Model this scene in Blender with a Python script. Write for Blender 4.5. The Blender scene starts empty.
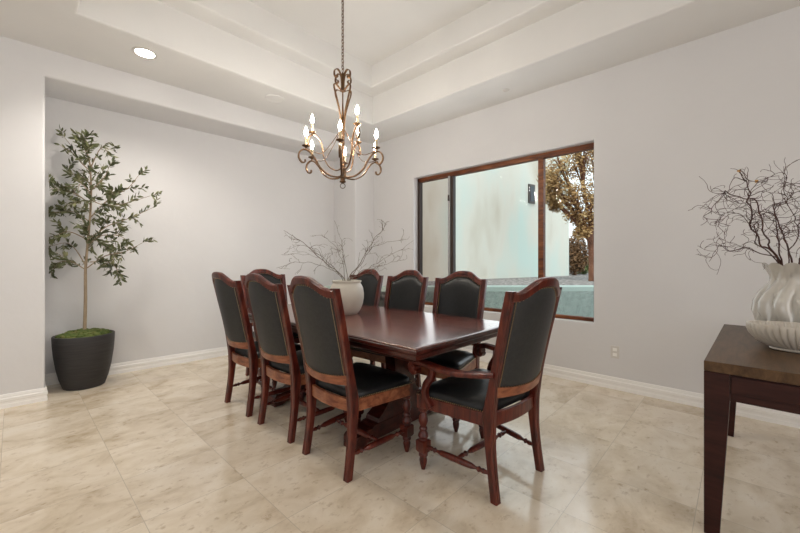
import bpy, bmesh, math, random
from mathutils import Vector, Matrix, noise
PI = math.pi
S = bpy.context.scene
C = S.collection
# ------------------------------------------------------------------ camera
FOC = 362.7
A = math.radians(43.15)
FW = Vector((math.cos(A), math.sin(A), 0)); RT = Vector((math.sin(A), -math.cos(A), 0)); UP = Vector((0, 0, 1))
cam = bpy.data.cameras.new('camera'); co = bpy.data.objects.new('camera', cam); C.objects.link(co)
cam.sensor_width = 36; cam.lens = FOC / 800 * 36; cam.shift_y = -4 / 800; cam.clip_start = .05
co.location = (0, 0, 1.2); co.rotation_euler = (PI / 2, 0, A - PI / 2)
S.camera = co
# ------------------------------------------------------------------ world, sun, exposure
w = bpy.data.worlds.new('world'); S.world = w; w.use_nodes = True
nt = w.node_tree; bgn = nt.nodes['Background']
bgn.inputs[0].default_value = (.88, .94, 1, 1); bgn.inputs[1].default_value = 1.5
def light(name, kind, loc, energy, color=(1, 1, 1), rot=(0, 0, 0), **k):
    d = bpy.data.lights.new(name, kind); d.energy = energy; d.color = color
    for a, b in k.items(): setattr(d, a, b)
    o = bpy.data.objects.new(name, d); C.objects.link(o); o.location = loc; o.rotation_euler = rot
    return o
light('sun', 'SUN', (0, 0, 9), 1.6, (1, .93, .82), (math.radians(38), 0, math.radians(-75)), angle=.05)
# south and west: unseen fill lamps added to brighten the room, no openings there
light('fill_south', 'AREA', (.2, -3.8, 1.55), 49, (1, .98, .985), (PI / 2, 0, 0), shape='RECTANGLE', size=4.2, size_y=2.2)
light('fill_west', 'AREA', (-3.3, .6, 1.6), 30, (.93, .96, 1), (PI / 2, 0, -PI / 2), shape='RECTANGLE', size=4.2, size_y=2.1)
light('daylight_window', 'AREA', (3.955, 2.22, 1.5), 14, (.88, .95, 1), (PI / 2, 0, PI / 2), shape='RECTANGLE', size=2.2, size_y=1.6)
S.view_settings.view_transform = 'Standard'; S.view_settings.look = 'None'
S.view_settings.exposure = .19; S.view_settings.gamma = 1; S.view_settings.use_curve_mapping = False
S.cycles.max_bounces = 10; S.cycles.diffuse_bounces = 6; S.cycles.transparent_max_bounces = 16
S.cycles.sample_clamp_indirect = 4; S.cycles.use_denoising = True; S.cycles.caustics_reflective = False; S.cycles.caustics_refractive = False

# ------------------------------------------------------------------ materials
def mat(name, col, rough=.5, spec=.5, metal=0, emit=None, es=0, coat=0):
    m = bpy.data.materials.new(name); m.use_nodes = True
    b = m.node_tree.nodes['Principled BSDF']
    b.inputs['Base Color'].default_value = (*col, 1); b.inputs['Roughness'].default_value = rough
    b.inputs['Metallic'].default_value = metal; b.inputs['Specular IOR Level'].default_value = spec
    b.inputs['Coat Weight'].default_value = coat; b.inputs['Coat Roughness'].default_value = .12
    if emit: b.inputs['Emission Color'].default_value = (*emit, 1); b.inputs['Emission Strength'].default_value = es
    return m
def N(m, t, **k):
    n = m.node_tree.nodes.new(t)
    for a, b in k.items():
        if a.startswith('i_'): n.inputs[a[2:].replace('_', ' ')].default_value = b
        else: setattr(n, a, b)
    return n
def L(m, a, b): m.node_tree.links.new(a, b)
def B(m): return m.node_tree.nodes['Principled BSDF']
def ramp(m, fac, stops):
    r = N(m, 'ShaderNodeValToRGB'); e = r.color_ramp.elements
    while len(e) < len(stops): e.new(.5)
    for x, (p, c) in zip(e, stops): x.position = p; x.color = (*c, 1)
    L(m, fac, r.inputs[0]); return r.outputs[0]
def mapping(m, scale=(1, 1, 1), rot=(0, 0, 0), obj=True):
    t = N(m, 'ShaderNodeTexCoord'); p = N(m, 'ShaderNodeMapping')
    p.inputs['Scale'].default_value = scale; p.inputs['Rotation'].default_value = rot
    L(m, t.outputs['Object'], p.inputs[0]); return p.outputs[0]
def bump(m, h, s=.1, d=.01):
    b = N(m, 'ShaderNodeBump'); b.inputs['Strength'].default_value = s; b.inputs['Distance'].default_value = d
    L(m, h, b.inputs['Height']); L(m, b.outputs[0], B(m).inputs['Normal'])
def noisy(name, stops, scale=(5, 5, 5), ns=1, detail=4, rough=.5, bs=0, bd=.01, spec=.5, coat=0, dist=0):
    m = mat(name, stops[0][1], rough, spec, coat=coat)
    v = mapping(m, scale); n = N(m, 'ShaderNodeTexNoise'); n.inputs['Scale'].default_value = ns
    n.inputs['Detail'].default_value = detail; n.inputs['Distortion'].default_value = dist
    L(m, v, n.inputs['Vector']); L(m, ramp(m, n.outputs['Fac'], stops), B(m).inputs['Base Color'])
    if bs: bump(m, n.outputs['Fac'], bs, bd)
    return m
M = {}
M['wall'] = noisy('wall_paint', [(.3, (.695, .690, .697)), (.7, (.715, .710, .717))], (2, 2, 2), 1, 3, .75, 0, spec=.25)
def addbump(m, scale, s, d):
    n = N(m, 'ShaderNodeTexNoise'); n.inputs['Scale'].default_value = scale; n.inputs['Detail'].default_value = 3
    t = N(m, 'ShaderNodeTexCoord'); L(m, t.outputs['Object'], n.inputs['Vector']); bump(m, n.outputs['Fac'], s, d)
addbump(M['wall'], 9, .12, .02)
M['ceil'] = noisy('ceiling_paint', [(.3, (.74, .735, .725)), (.7, (.77, .765, .755))], (2, 2, 2), 1, 3, .8, 0, spec=.2)
addbump(M['ceil'], 9, .1, .02)
M['white'] = mat('white_trim_paint', (.90, .89, .87), .35)
M['plastic'] = mat('white_plastic', (.66, .64, .61), .4)
def wood(name, dark, mid, light_, scale, rough=.28, coat=.35):
    m = mat(name, mid, rough, .4, coat=coat)
    v = mapping(m, scale); n = N(m, 'ShaderNodeTexNoise'); n.inputs['Scale'].default_value = 1
    n.inputs['Detail'].default_value = 7; n.inputs['Roughness'].default_value = .62; n.inputs['Distortion'].default_value = .6
    L(m, v, n.inputs['Vector'])
    L(m, ramp(m, n.outputs['Fac'], [(.32, dark), (.5, mid), (.7, light_)]), B(m).inputs['Base Color'])
    bump(m, n.outputs['Fac'], .06, .003)
    return m
M['mahog'] = wood('mahogany_chair_wood', (.022, .003, .002), (.085, .011, .006), (.17, .034, .016), (26, 26, 5), .33, .15)
M['mahog_pale'] = wood('pale_mahogany', (.12, .026, .011), (.24, .075, .032), (.36, .145, .068), (9, 26, 26), .36, .15)  # paler, more orange mahogany for back rails and side chair seat rails
M['table_end'] = wood('mahogany_table_wood', (.016, .003, .002), (.050, .008, .005), (.095, .020, .012), (22, 4, 22), .28, .15)
M['console'] = wood('espresso_wood', (.014, .003, .002), (.028, .006, .004), (.045, .012, .008), (26, 5, 26), .42, 0)
M['console_top'] = wood('espresso_top_wood', (.050, .026, .012), (.085, .046, .021), (.120, .068, .034), (5, 40, 20), .36, 0)
def tabletop():
    m = mat('mahogany_tabletop', (.1, .03, .02), .26, .5, coat=.6)
    B(m).inputs['Coat Roughness'].default_value = .16
    v = mapping(m, (16, 2.2, 10)); n = N(m, 'ShaderNodeTexNoise'); n.inputs['Scale'].default_value = 1
    n.inputs['Detail'].default_value = 8; n.inputs['Distortion'].default_value = .8; L(m, v, n.inputs['Vector'])
    c = ramp(m, n.outputs['Fac'], [(.3, (.085, .018, .013)), (.5, (.145, .036, .024)), (.72, (.22, .068, .042))])
    # inlaid border band: darker beyond |x| > .46 or |y| > 1.04
    t = N(m, 'ShaderNodeTexCoord'); sx = N(m, 'ShaderNodeSeparateXYZ'); L(m, t.outputs['Object'], sx.inputs[0])
    def gt(sock, val):
        a = N(m, 'ShaderNodeMath', operation='ABSOLUTE'); L(m, sock, a.inputs[0])
        g = N(m, 'ShaderNodeMath', operation='GREATER_THAN'); L(m, a.outputs[0], g.inputs[0]); g.inputs[1].default_value = val
        return g.outputs[0]
    mx = N(m, 'ShaderNodeMath', operation='MAXIMUM'); L(m, gt(sx.outputs[0], .435), mx.inputs[0]); L(m, gt(sx.outputs[1], 1.03), mx.inputs[1])
    mix = N(m, 'ShaderNodeMixRGB', blend_type='MULTIPLY'); L(m, mx.outputs[0], mix.inputs[0]); L(m, c, mix.inputs[1]); mix.inputs[2].default_value = (.62, .55, .55, 1)
    L(m, mix.outputs[0], B(m).inputs['Base Color'])
    return m
for k_ in ('console', 'console_top'): B(M[k_]).inputs['Specular IOR Level'].default_value = .22
M['tabletop'] = tabletop()
M['leather'] = noisy('black_leather', [(.3, (.007, .0075, .008)), (.7, (.013, .0135, .014))], (60, 60, 60), 1, 3, .34, .12, .002, .32)
M['leather_back'] = noisy('charcoal_leather', [(.3, (.022, .0225, .023)), (.7, (.032, .0325, .033))], (60, 60, 60), 1, 3, .45, .1, .002, .3)
M['brass_nail'] = mat('antique_brass', (.42, .30, .17), .35, metal=1)
M['iron'] = noisy('bronze_iron', [(.3, (.10, .050, .024)), (.7, (.19, .105, .050))], (30, 30, 30), 1, 3, .42, .3, .002)
B(M['iron']).inputs['Metallic'].default_value = .75
M['iron_dark'] = noisy('dark_bronze', [(.3, (.055, .03, .018)), (.7, (.14, .08, .045))], (60, 60, 60), 1, 3, .5, .6, .004)
B(M['iron_dark']).inputs['Metallic'].default_value = .6
M['candle'] = mat('ivory_candle_sleeve', (.62, .50, .32), .5)
M['bulb'] = mat('lit_bulb', (1, .9, .75), .3, emit=(1, .92, .80), es=285)
M['downlight'] = mat('lit_downlight', (1, 1, 1), .3, emit=(1, .93, .82), es=22)
M['pot'] = noisy('cream_glaze', [(.3, (.66, .62, .53)), (.7, (.74, .70, .61))], (6, 6, 6), 1, 4, .45, .1, .004, .5)
M['vase'] = noisy('ivory_glaze', [(.3, (.50, .475, .43)), (.7, (.56, .535, .485))], (8, 8, 8), 1, 3, .12, 0, spec=.7, coat=.6)
M['bowl'] = noisy('reeded_cream_glaze', [(.3, (.50, .45, .38)), (.7, (.60, .56, .49))], (14, 14, 14), 1, 5, .3, 0, spec=.5)
M['planter'] = noisy('charcoal_planter', [(.3, (.016, .0145, .015)), (.7, (.035, .032, .032))], (5, 5, 70), 1, 4, .55, .5, .004)
M['moss'] = noisy('moss', [(.3, (.045, .075, .015)), (.5, (.10, .14, .03)), (.75, (.17, .15, .05))], (22, 22, 22), 1, 5, .95, .9, .02)
M['bark'] = noisy('olive_bark', [(.3, (.26, .19, .12)), (.7, (.42, .33, .23))], (50, 50, 9), 1, 5, .85, .5, .004)
M['leaf'] = noisy('olive_leaf', [(.3, (.050, .060, .022)), (.5, (.105, .120, .048)), (.72, (.26, .26, .13))], (9, 9, 9), 1, 3, .5)
M['twig_grey'] = noisy('grey_twig', [(.3, (.13, .105, .08)), (.7, (.24, .20, .16))], (40, 40, 40), 1, 4, .8)
M['twig_red'] = noisy('dark_red_twig', [(.3, (.028, .007, .005)), (.7, (.070, .018, .012))], (40, 40, 40), 1, 4, .6)
M['twig_tip'] = mat('ochre_bud', (.5, .26, .06), .7)
M['frame_wood'] = wood('window_frame_wood', (.06, .014, .004), (.17, .048, .012), (.30, .10, .028), (20, 3, 20), .5, 0)
M['frame_dark'] = mat('dark_window_metal', (.035, .020, .014), .4)
M['alu'] = mat('sash_aluminium', (.45, .45, .45), .35, metal=.6)
def floor_mat():
    m = mat('polished_travertine', (.5, .45, .36), .12, .5)
    nodes = m.node_tree; t = N(m, 'ShaderNodeTexCoord'); mp = N(m, 'ShaderNodeMapping')
    P_ = .4645; mp.inputs['Location'].default_value = (-.415 / P_, -.62 / P_, 0); mp.inputs['Scale'].default_value = (1 / P_, 1 / P_, 1)
    L(m, t.outputs['Object'], mp.inputs[0])
    sep = N(m, 'ShaderNodeSeparateXYZ'); L(m, mp.outputs[0], sep.inputs[0])
    def ma(op, a, b=None):
        n = N(m, 'ShaderNodeMath', operation=op)
        for i, v in enumerate((a, b)):
            if v is None: continue
            if isinstance(v, (int, float)): n.inputs[i].default_value = v
            else: L(m, v, n.inputs[i])
        return n.outputs[0]
    fx, fy = ma('FRACT', sep.outputs[0]), ma('FRACT', sep.outputs[1])
    dx = ma('MINIMUM', fx, ma('SUBTRACT', 1, fx)); dy = ma('MINIMUM', fy, ma('SUBTRACT', 1, fy))
    joint = ma('LESS_THAN', ma('MINIMUM', dx, dy), .0030)
    cx, cy = ma('FLOOR', sep.outputs[0]), ma('FLOOR', sep.outputs[1])
    cb = N(m, 'ShaderNodeCombineXYZ'); L(m, cx, cb.inputs[0]); L(m, cy, cb.inputs[1])
    wn = N(m, 'ShaderNodeTexWhiteNoise', noise_dimensions='3D'); L(m, cb.outputs[0], wn.inputs['Vector'])
    # cloudy veining, shifted from tile to tile
    off = N(m, 'ShaderNodeVectorMath', operation='SCALE'); L(m, wn.outputs['Color'], off.inputs[0]); off.inputs['Scale'].default_value = 9
    mv = N(m, 'ShaderNodeMapping'); mv.inputs['Rotation'].default_value = (0, 0, math.radians(40)); mv.inputs['Scale'].default_value = (2.0, 3.0, 1); L(m, t.outputs['Object'], mv.inputs[0])
    ad = N(m, 'ShaderNodeVectorMath', operation='ADD'); L(m, mv.outputs[0], ad.inputs[0]); L(m, off.outputs[0], ad.inputs[1])
    n1 = N(m, 'ShaderNodeTexNoise'); n1.inputs['Scale'].default_value = 1.5; n1.inputs['Detail'].default_value = 9; n1.inputs['Roughness'].default_value = .62; n1.inputs['Distortion'].default_value = .5
    L(m, ad.outputs[0], n1.inputs['Vector'])
    c1 = ramp(m, n1.outputs['Fac'], [(.30, (.56, .455, .325)), (.45, (.74, .64, .50)), (.57, (.82, .73, .60)), (.72, (.87, .80, .69))])
    n2 = N(m, 'ShaderNodeTexNoise'); n2.inputs['Scale'].default_value = 9; n2.inputs['Detail'].default_value = 8; n2.inputs['Roughness'].default_value = .7
    L(m, ad.outputs[0], n2.inputs['Vector'])
    c2 = ramp(m, n2.outputs['Fac'], [(.30, (.62, .54, .45)), (.44, (1, 1, 1)), (1, (1, 1, 1))])
    mul = N(m, 'ShaderNodeMixRGB', blend_type='MULTIPLY'); mul.inputs[0].default_value = .8; L(m, c1, mul.inputs[1]); L(m, c2, mul.inputs[2])
    tint = ramp(m, wn.outputs['Value'], [(0, (.94, .93, .92)), (1, (1.0, 1.0, 1.0))])
    mul2 = N(m, 'ShaderNodeMixRGB', blend_type='MULTIPLY'); mul2.inputs[0].default_value = 1; L(m, mul.outputs[0], mul2.inputs[1]); L(m, tint, mul2.inputs[2])
    mj = N(m, 'ShaderNodeMixRGB'); L(m, joint, mj.inputs[0]); L(m, mul2.outputs[0], mj.inputs[1]); mj.inputs[2].default_value = (.54, .47, .37, 1)
    L(m, mj.outputs[0], B(m).inputs['Base Color'])
    rr = ramp(m, n2.outputs['Fac'], [(.3, (.22, .22, .22)), (.6, (.10, .10, .10))]); L(m, rr, B(m).inputs['Roughness'])
    n3 = N(m, 'ShaderNodeTexNoise'); n3.inputs['Scale'].default_value = 3; L(m, t.outputs['Object'], n3.inputs['Vector']); bump(m, n3.outputs['Fac'], .02, .02)
    return m
M['floor'] = floor_mat()
M['glass'] = bpy.data.materials.new('window_glass'); M['glass'].use_nodes = True
def glassmat(m, tint, haze):
    nn = m.node_tree; nn.nodes.clear()
    o = N(m, 'ShaderNodeOutputMaterial'); tr = N(m, 'ShaderNodeBsdfTransparent'); tr.inputs[0].default_value = (*tint, 1)
    gl = N(m, 'ShaderNodeBsdfGlossy'); gl.inputs['Roughness'].default_value = .01; gl.inputs[0].default_value = (1, 1, 1, 1)
    fr = N(m, 'ShaderNodeFresnel'); fr.inputs[0].default_value = 1.12
    mx = N(m, 'ShaderNodeMixShader'); L(m, fr.outputs[0], mx.inputs[0]); L(m, tr.outputs[0], mx.inputs[1]); L(m, gl.outputs[0], mx.inputs[2])
    L(m, mx.outputs[0], o.inputs[0])
glassmat(M['glass'], (.96, .99, .98), 0)
M['screened'] = bpy.data.materials.new('screened_glass'); M['screened'].use_nodes = True
glassmat(M['screened'], (.80, .775, .75), 0)
M['stucco'] = noisy('pale_stucco', [(.3, (.58, .52, .42)), (.48, (.74, .72, .64)), (.66, (.62, .75, .70))], (.8, .8, .3), 1, 5, .9, .3, .02)
M['parapet'] = noisy('green_grey_stucco', [(.3, (.50, .60, .54)), (.7, (.60, .70, .64))], (1, 1, 1), 1, 4, .9, .2, .02)
M['gravel'] = noisy('gravel', [(.38, (.07, .065, .065)), (.5, (.20, .18, .175)), (.62, (.46, .43, .41))], (16, 16, 16), 1, 6, .95, .8, .03)
M['dark_glass'] = mat('dark_pane', (.03, .04, .05), .1)
M['leaf_gold'] = noisy('golden_leaf', [(.3, (.22, .11, .04)), (.5, (.44, .27, .11)), (.75, (.70, .52, .26))], (3, 3, 3), 1, 3, .7)
M['leaf_green'] = noisy('green_leaf', [(.3, (.10, .14, .05)), (.7, (.28, .33, .12))], (5, 5, 5), 1, 3, .7)
M['leaf_brown'] = noisy('brown_leaf', [(.3, (.13, .065, .03)), (.7, (.27, .15, .07))], (5, 5, 5), 1, 3, .7)
M['trunk'] = noisy('red_brown_bark', [(.3, (.13, .05, .028)), (.7, (.26, .12, .07))], (8, 8, 3), 1, 4, .9)

# ------------------------------------------------------------------ mesh helpers
def smooth(bm, on=True):
    for f in bm.faces: f.smooth = on
def obj(name, bm, m, parent=None, sm=True, angle=35, bev=0, loc=None):
    bmesh.ops.recalc_face_normals(bm, faces=bm.faces[:])
    me = bpy.data.meshes.new(name); smooth(bm, sm); bm.to_mesh(me); bm.free()
    if sm:
        try: me.set_sharp_from_angle(angle=math.radians(angle))
        except Exception: pass
    o = bpy.data.objects.new(name, me); C.objects.link(o)
    for x in (m if isinstance(m, (list, tuple)) else [m]): me.materials.append(x)
    if parent: o.parent = parent
    if loc: o.location = loc
    if bev:
        b = o.modifiers.new('bevel', 'BEVEL'); b.width = bev; b.segments = 3; b.limit_method = 'ANGLE'; b.angle_limit = math.radians(40)
        try: b.harden_normals = True
        except Exception: pass
    return o
def tag(o, label=None, cat=None, group=None, kind=None):
    for k, v in (('label', label), ('category', cat), ('group', group), ('kind', kind)):
        if v: o[k] = v
    return o
def thing(name, label, cat, loc=(0, 0, 0), rotz=0, group=None):
    o = bpy.data.objects.new(name, None); C.objects.link(o); o.location = loc; o.rotation_euler = (0, 0, rotz); o.empty_display_size = .1
    return tag(o, label, cat, group)
def struct(name, bm, m, parent=None, **k):
    o = obj(name, bm, m, parent, **k)
    if not parent: o['kind'] = 'structure'
    return o
def box(bm, x0, x1, y0, y1, z0, z1):
    v = [bm.verts.new((x, y, z)) for z in (z0, z1) for x, y in ((x0, y0), (x1, y0), (x1, y1), (x0, y1))]
    for f in ((0, 3, 2, 1), (4, 5, 6, 7), (0, 1, 5, 4), (1, 2, 6, 5), (2, 3, 7, 6), (3, 0, 4, 7)): bm.faces.new([v[i] for i in f])
    return v
def prism(bm, pts, z0, z1):
    n = len(pts); a = [bm.verts.new((x, y, z0)) for x, y in pts]; b = [bm.verts.new((x, y, z1)) for x, y in pts]
    bm.faces.new(a[::-1]); bm.faces.new(b)
    for i in range(n): bm.faces.new((a[i], a[(i + 1) % n], b[(i + 1) % n], b[i]))
def loft(bm, rings, closed=True, cap=True):
    vs = [[bm.verts.new(p) for p in r] for r in rings]; n = len(rings[0])
    for i in range(len(vs) - 1):
        for j in range(n if closed else n - 1):
            a, b, c, d = vs[i][j], vs[i][(j + 1) % n], vs[i + 1][(j + 1) % n], vs[i + 1][j]
            bm.faces.new((a, b, c, d))
    if cap and closed:
        bm.faces.new(vs[0][::-1]); bm.faces.new(vs[-1])
    return vs
def lathe(bm, prof, n=24, c=(0, 0, 0), axis=None, flute=None, cap=True):
    """prof: (r, z); axis: optional 3x3 matrix that takes z to the wanted direction"""
    R = axis or Matrix.Identity(3); c = Vector(c); rings = []
    for r, z in prof:
        ring = []
        for k in range(n):
            a = 2 * PI * k / n; rr = r * (flute(a, z) if flute else 1)
            ring.append(c + R @ Vector((rr * math.cos(a), rr * math.sin(a), z)))
        rings.append(ring)
    loft(bm, rings, cap=cap)
def zaxis(d):
    return Vector((0, 0, 1)).rotation_difference(Vector(d).normalized()).to_matrix()
def crom(P_, n=6):
    P_ = [Vector(p) for p in P_]; out = []
    for i in range(len(P_) - 1):
        p0 = P_[max(i - 1, 0)]; p1 = P_[i]; p2 = P_[i + 1]; p3 = P_[min(i + 2, len(P_) - 1)]
        for k in range(n):
            t = k / n
            out.append(.5 * ((2 * p1) + (p2 - p0) * t + (2 * p0 - 5 * p1 + 4 * p2 - p3) * t * t + (3 * p1 - p0 - 3 * p2 + p3) * t ** 3))
    out.append(P_[-1]); return out
def tube(bm, pts, r, n=8, closed=False, flat=None):
    """r: number or list; flat: (width, thickness, side vector) for a flat strap"""
    pts = [Vector(p) for p in pts]; rings = []; up = None
    for i, p in enumerate(pts):
        a = pts[i - 1] if i or closed else p; b = pts[(i + 1) % len(pts)] if (i < len(pts) - 1 or closed) else p
        t = (b - a).normalized()
        if t.length == 0: t = Vector((0, 0, 1))
        if flat: up = Vector(flat[2]) - t * t.dot(Vector(flat[2]))
        elif up is None: up = t.orthogonal()
        else: up = up - t * t.dot(up)
        if up.length < 1e-5: up = t.orthogonal()
        up = up.normalized(); s = t.cross(up)
        rr = r[i] if isinstance(r, (list, tuple)) else r
        if flat:
            w_, h_ = flat[0] / 2, flat[1] / 2
            ring = [p + up * (w_ * a_) + s * (h_ * b_) for a_, b_ in ((1, .5), (.8, 1), (-.8, 1), (-1, .5), (-1, -.5), (-.8, -1), (.8, -1), (1, -.5))]
        else: ring = [p + (up * math.cos(2 * PI * k / n) + s * math.sin(2 * PI * k / n)) * rr for k in range(n)]
        rings.append(ring)
    if closed: rings.append(rings[0]); vs = loft(bm, rings, cap=False); bmesh.ops.remove_doubles(bm, verts=bm.verts[:], dist=1e-6)
    else: loft(bm, rings)
def copy_tree(o, parent=None):
    c = o.copy(); C.objects.link(c)
    if parent: c.parent = parent
    for ch in list(o.children): copy_tree(ch, c)
    return c
def nb(): return bmesh.new()

# ------------------------------------------------------------------ the room
ZC, Z2, Z3 = 3.06, 3.43, 3.70
XE = 3.9; SK = .0514
def yf(x): return 4.41 - SK * (x - .19)      # front face of the niche wall
def yb(x): return 4.935 - SK * (x - .19)     # back of the niche
XW, YS = -3.5, -4.0
bm = nb(); box(bm, XW - .2, XE + .02, YS - .2, 5.2, -.12, 0); struct('floor', bm, M['floor'], sm=False)
# ceiling: lower ring, first step, ledge ring, second step, upper panel
bm = nb()
def ring_faces(bm, o, i, z):
    a = [bm.verts.new((x, y, z)) for x, y in ((o[0], o[2]), (o[1], o[2]), (o[1], o[3]), (o[0], o[3]))]
    b = [bm.verts.new((x, y, z)) for x, y in ((i[0], i[2]), (i[1], i[2]), (i[1], i[3]), (i[0], i[3]))]
    for k in range(4): bm.faces.new((a[k], a[(k + 1) % 4], b[(k + 1) % 4], b[k]))
    return a, b
T1 = (.33, 3.32, -.5, 3.62); T2 = (.53, 3.12, -.3, 3.42)
O = (XW - .2, XE + .2, YS - .2, 5.2)
a, b = ring_faces(bm, O, T1, ZC); c, d = ring_faces(bm, T1, T2, Z2)
e = [bm.verts.new((x, y, Z3)) for x, y in ((T2[0], T2[2]), (T2[1], T2[2]), (T2[1], T2[3]), (T2[0], T2[3]))]
for k in range(4):
    bm.faces.new((b[k], b[(k + 1) % 4], c[(k + 1) % 4], c[k])); bm.faces.new((d[k], d[(k + 1) % 4], e[(k + 1) % 4], e[k]))
bm.faces.new(e)
ed = [x for x in bm.edges if len(x.link_faces) == 2 and any(v in b or v in d for v in x.verts) and abs(x.verts[0].co.z - x.verts[1].co.z) < 1e-4 and (x.verts[0] in b and x.verts[1] in b or x.verts[0] in d and x.verts[1] in d)]
bmesh.ops.bevel(bm, geom=ed, offset=.02, segments=4, affect='EDGES', profile=.5)
t = [bm.verts.new((x, y, 3.9)) for x, y in ((O[0], O[2]), (O[1], O[2]), (O[1], O[3]), (O[0], O[3]))]
for k in range(4): bm.faces.new((a[k], a[(k + 1) % 4], t[(k + 1) % 4], t[k]))
bm.faces.new(t)
struct('ceiling', bm, M['ceil'], angle=50)
# window wall (east)
WY0, WY1, WZ0, WZ1 = 1.05, 3.39, .605, 2.405
bm = nb()
def bevbox(bm, x0, x1, y0, y1, z0, z1): box(bm, x0, x1, y0, y1, z0, z1)
yE = 5.2
xs = (XE, XE + .2)
def wallhole(bm):
    """one closed slab with a hole whose room edge is rounded"""
    Yo = (YS - .2, yE); Zo = (0, ZC)
    f = {}
    for x in xs:
        f[x] = ([bm.verts.new((x, y, z)) for y, z in ((Yo[0], Zo[0]), (Yo[1], Zo[0]), (Yo[1], Zo[1]), (Yo[0], Zo[1]))],
                [bm.verts.new((x, y, z)) for y, z in ((WY0, WZ0), (WY1, WZ0), (WY1, WZ1), (WY0, WZ1))])
        o_, i_ = f[x]
        for k in range(4): bm.faces.new((o_[k], o_[(k + 1) % 4], i_[(k + 1) % 4], i_[k]))
    for s in (0, 1):
        for k in range(4): bm.faces.new((f[xs[0]][s][k], f[xs[0]][s][(k + 1) % 4], f[xs[1]][s][(k + 1) % 4], f[xs[1]][s][k]))
    i_ = f[xs[0]][1]
    ed = [e_ for e_ in bm.edges if e_.verts[0] in i_ and e_.verts[1] in i_]
    bmesh.ops.bevel(bm, geom=ed, offset=.015, segments=4, affect='EDGES', profile=.5)
wallhole(bm); struct('wall_east', bm, M['wall'], angle=50)
# niche wall (north): piers, header, back and soffit
XN0, XN1, ZN = .19, 3.53, 2.82
def pier(x0, x1, jamb):
    b_ = nb(); prism(b_, [(x0, yf(x0)), (x1, yf(x1)), (x1, yf(x1) + .75), (x0, yf(x0) + .75)], 0, ZN)
    xj = jamb
    ed = [e_ for e_ in b_.edges if all(abs(v.co.x - xj) < 1e-4 and abs(v.co.y - yf(xj)) < 1e-3 for v in e_.verts)]
    bmesh.ops.bevel(b_, geom=ed, offset=.022, segments=5, affect='EDGES', profile=.5)
    prism(b_, [(x0, yf(x0)), (x1, yf(x1)), (x1, yf(x1) + .75), (x0, yf(x0) + .75)], ZN, ZC)
    return b_
def merge(bms):
    out = nb()
    for b_ in bms:
        me = bpy.data.meshes.new('t'); b_.to_mesh(me); b_.free(); out.from_mesh(me); bpy.data.meshes.remove(me)
    return out
h = nb(); prism(h, [(XN0, yf(XN0)), (XN1, yf(XN1)), (XN1, yb(XN1) + .1), (XN0, yb(XN0) + .1)], ZN, ZC)
ed = [e_ for e_ in h.edges if all(abs(v.co.z - ZN) < 1e-4 and v.co.y < 4.45 for v in e_.verts)]
bmesh.ops.bevel(h, geom=ed, offset=.022, segments=5, affect='EDGES', profile=.5)
bk = nb(); prism(bk, [(XN0 - .05, yb(XN0)), (XN1 + .05, yb(XN1)), (XN1 + .05, yb(XN1) + .2), (XN0 - .05, yb(XN0) + .2)], 0, ZN + .1)
struct('wall_north', merge([pier(XW - .2, XN0, XN0), pier(XN1, XE + .02, XN1), h, bk]), M['wall'], angle=50)
bm = nb(); box(bm, XW - .2, XW, YS, yf(XW), 0, ZC); struct('wall_west', bm, M['wall'], sm=False)
bm = nb(); box(bm, XW - .2, XE + .1, YS - .2, YS, 0, ZC); struct('wall_south', bm, M['wall'], sm=False)
# baseboards: stepped profile
BP = [(0, 0), (.016, 0), (.016, .030), (.013, .036), (.013, .052), (.017, .058), (.017, .078), (.010, .086), (.010, .094), (.006, .112), (0, .114)]
def baseboard(name, segs):
    bm = nb()
    for (p, q, nrm) in segs:
        p, q, nrm = Vector((*p, 0)), Vector((*q, 0)), Vector((*nrm, 0)).normalized()
        r0 = [p + nrm * d_ + UP * z_ for d_, z_ in BP]; r1 = [q + nrm * d_ + UP * z_ for d_, z_ in BP]
        loft(bm, [r0, r1])
    return struct(name, bm, M['white'], sm=False)
baseboard('baseboard_east', [((XE, YS), (XE, yf(XE)), (-1, 0))])
nn = (-SK, -1)
baseboard('baseboard_north', [((XW, yf(XW)), (XN0 + .012, yf(XN0)), nn), ((XN1 - .012, yf(XN1)), (XE, yf(XE)), nn), ((XN0, yb(XN0)), (XN1, yb(XN1)), nn),
                              ((XN0, yf(XN0) - .012), (XN0, yb(XN0)), (1, 0)), ((XN1, yf(XN1) - .012), (XN1, yb(XN1)), (-1, 0))])
# window
bm = nb(); wx = XE + .085
fy0, fy1, fz0, fz1 = WY0, WY1, WZ0, WZ1
def bar(x0, x1, y0, y1, z0, z1): box(bm, x0, x1, y0, y1, z0, z1)
FWD = .045
bar(wx, wx + .07, fy0, fy1, fz1 - .055, fz1); bar(wx, wx + .07, fy0, fy1, fz0, fz0 + .035)
win = struct('window_1', bm, M['frame_wood'], sm=False, bev=.004)
bm = nb(); bar(wx, wx + .07, fy0, fy0 + .022, fz0, fz1); bar(wx, wx + .07, fy1 - .04, fy1, fz0, fz1)
obj('side_jamb', bm, M['frame_dark'], win, sm=False, bev=.003)
def ypx(x, X):  # room y where the sight line of image column x meets the window plane
    s = (x - 400) / FOC; r = FW + RT * s; return r.y * X / r.x
m1, m2 = ypx(451.5, 4.0), ypx(541, 4.0)
bm = nb(); bar(wx + .005, wx + .065, m1 - .035, m1 + .012, fz0 + .03, fz1 - .05); obj('mullion', bm, M['frame_dark'], win, sm=False, bev=.003)
bm = nb(); bar(wx - .004, wx + .05, m1 + .014, m1 + .045, fz0 + .03, fz1 - .05); sash = obj('sash_stile', bm, M['alu'], win, sm=False, bev=.003)
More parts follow.
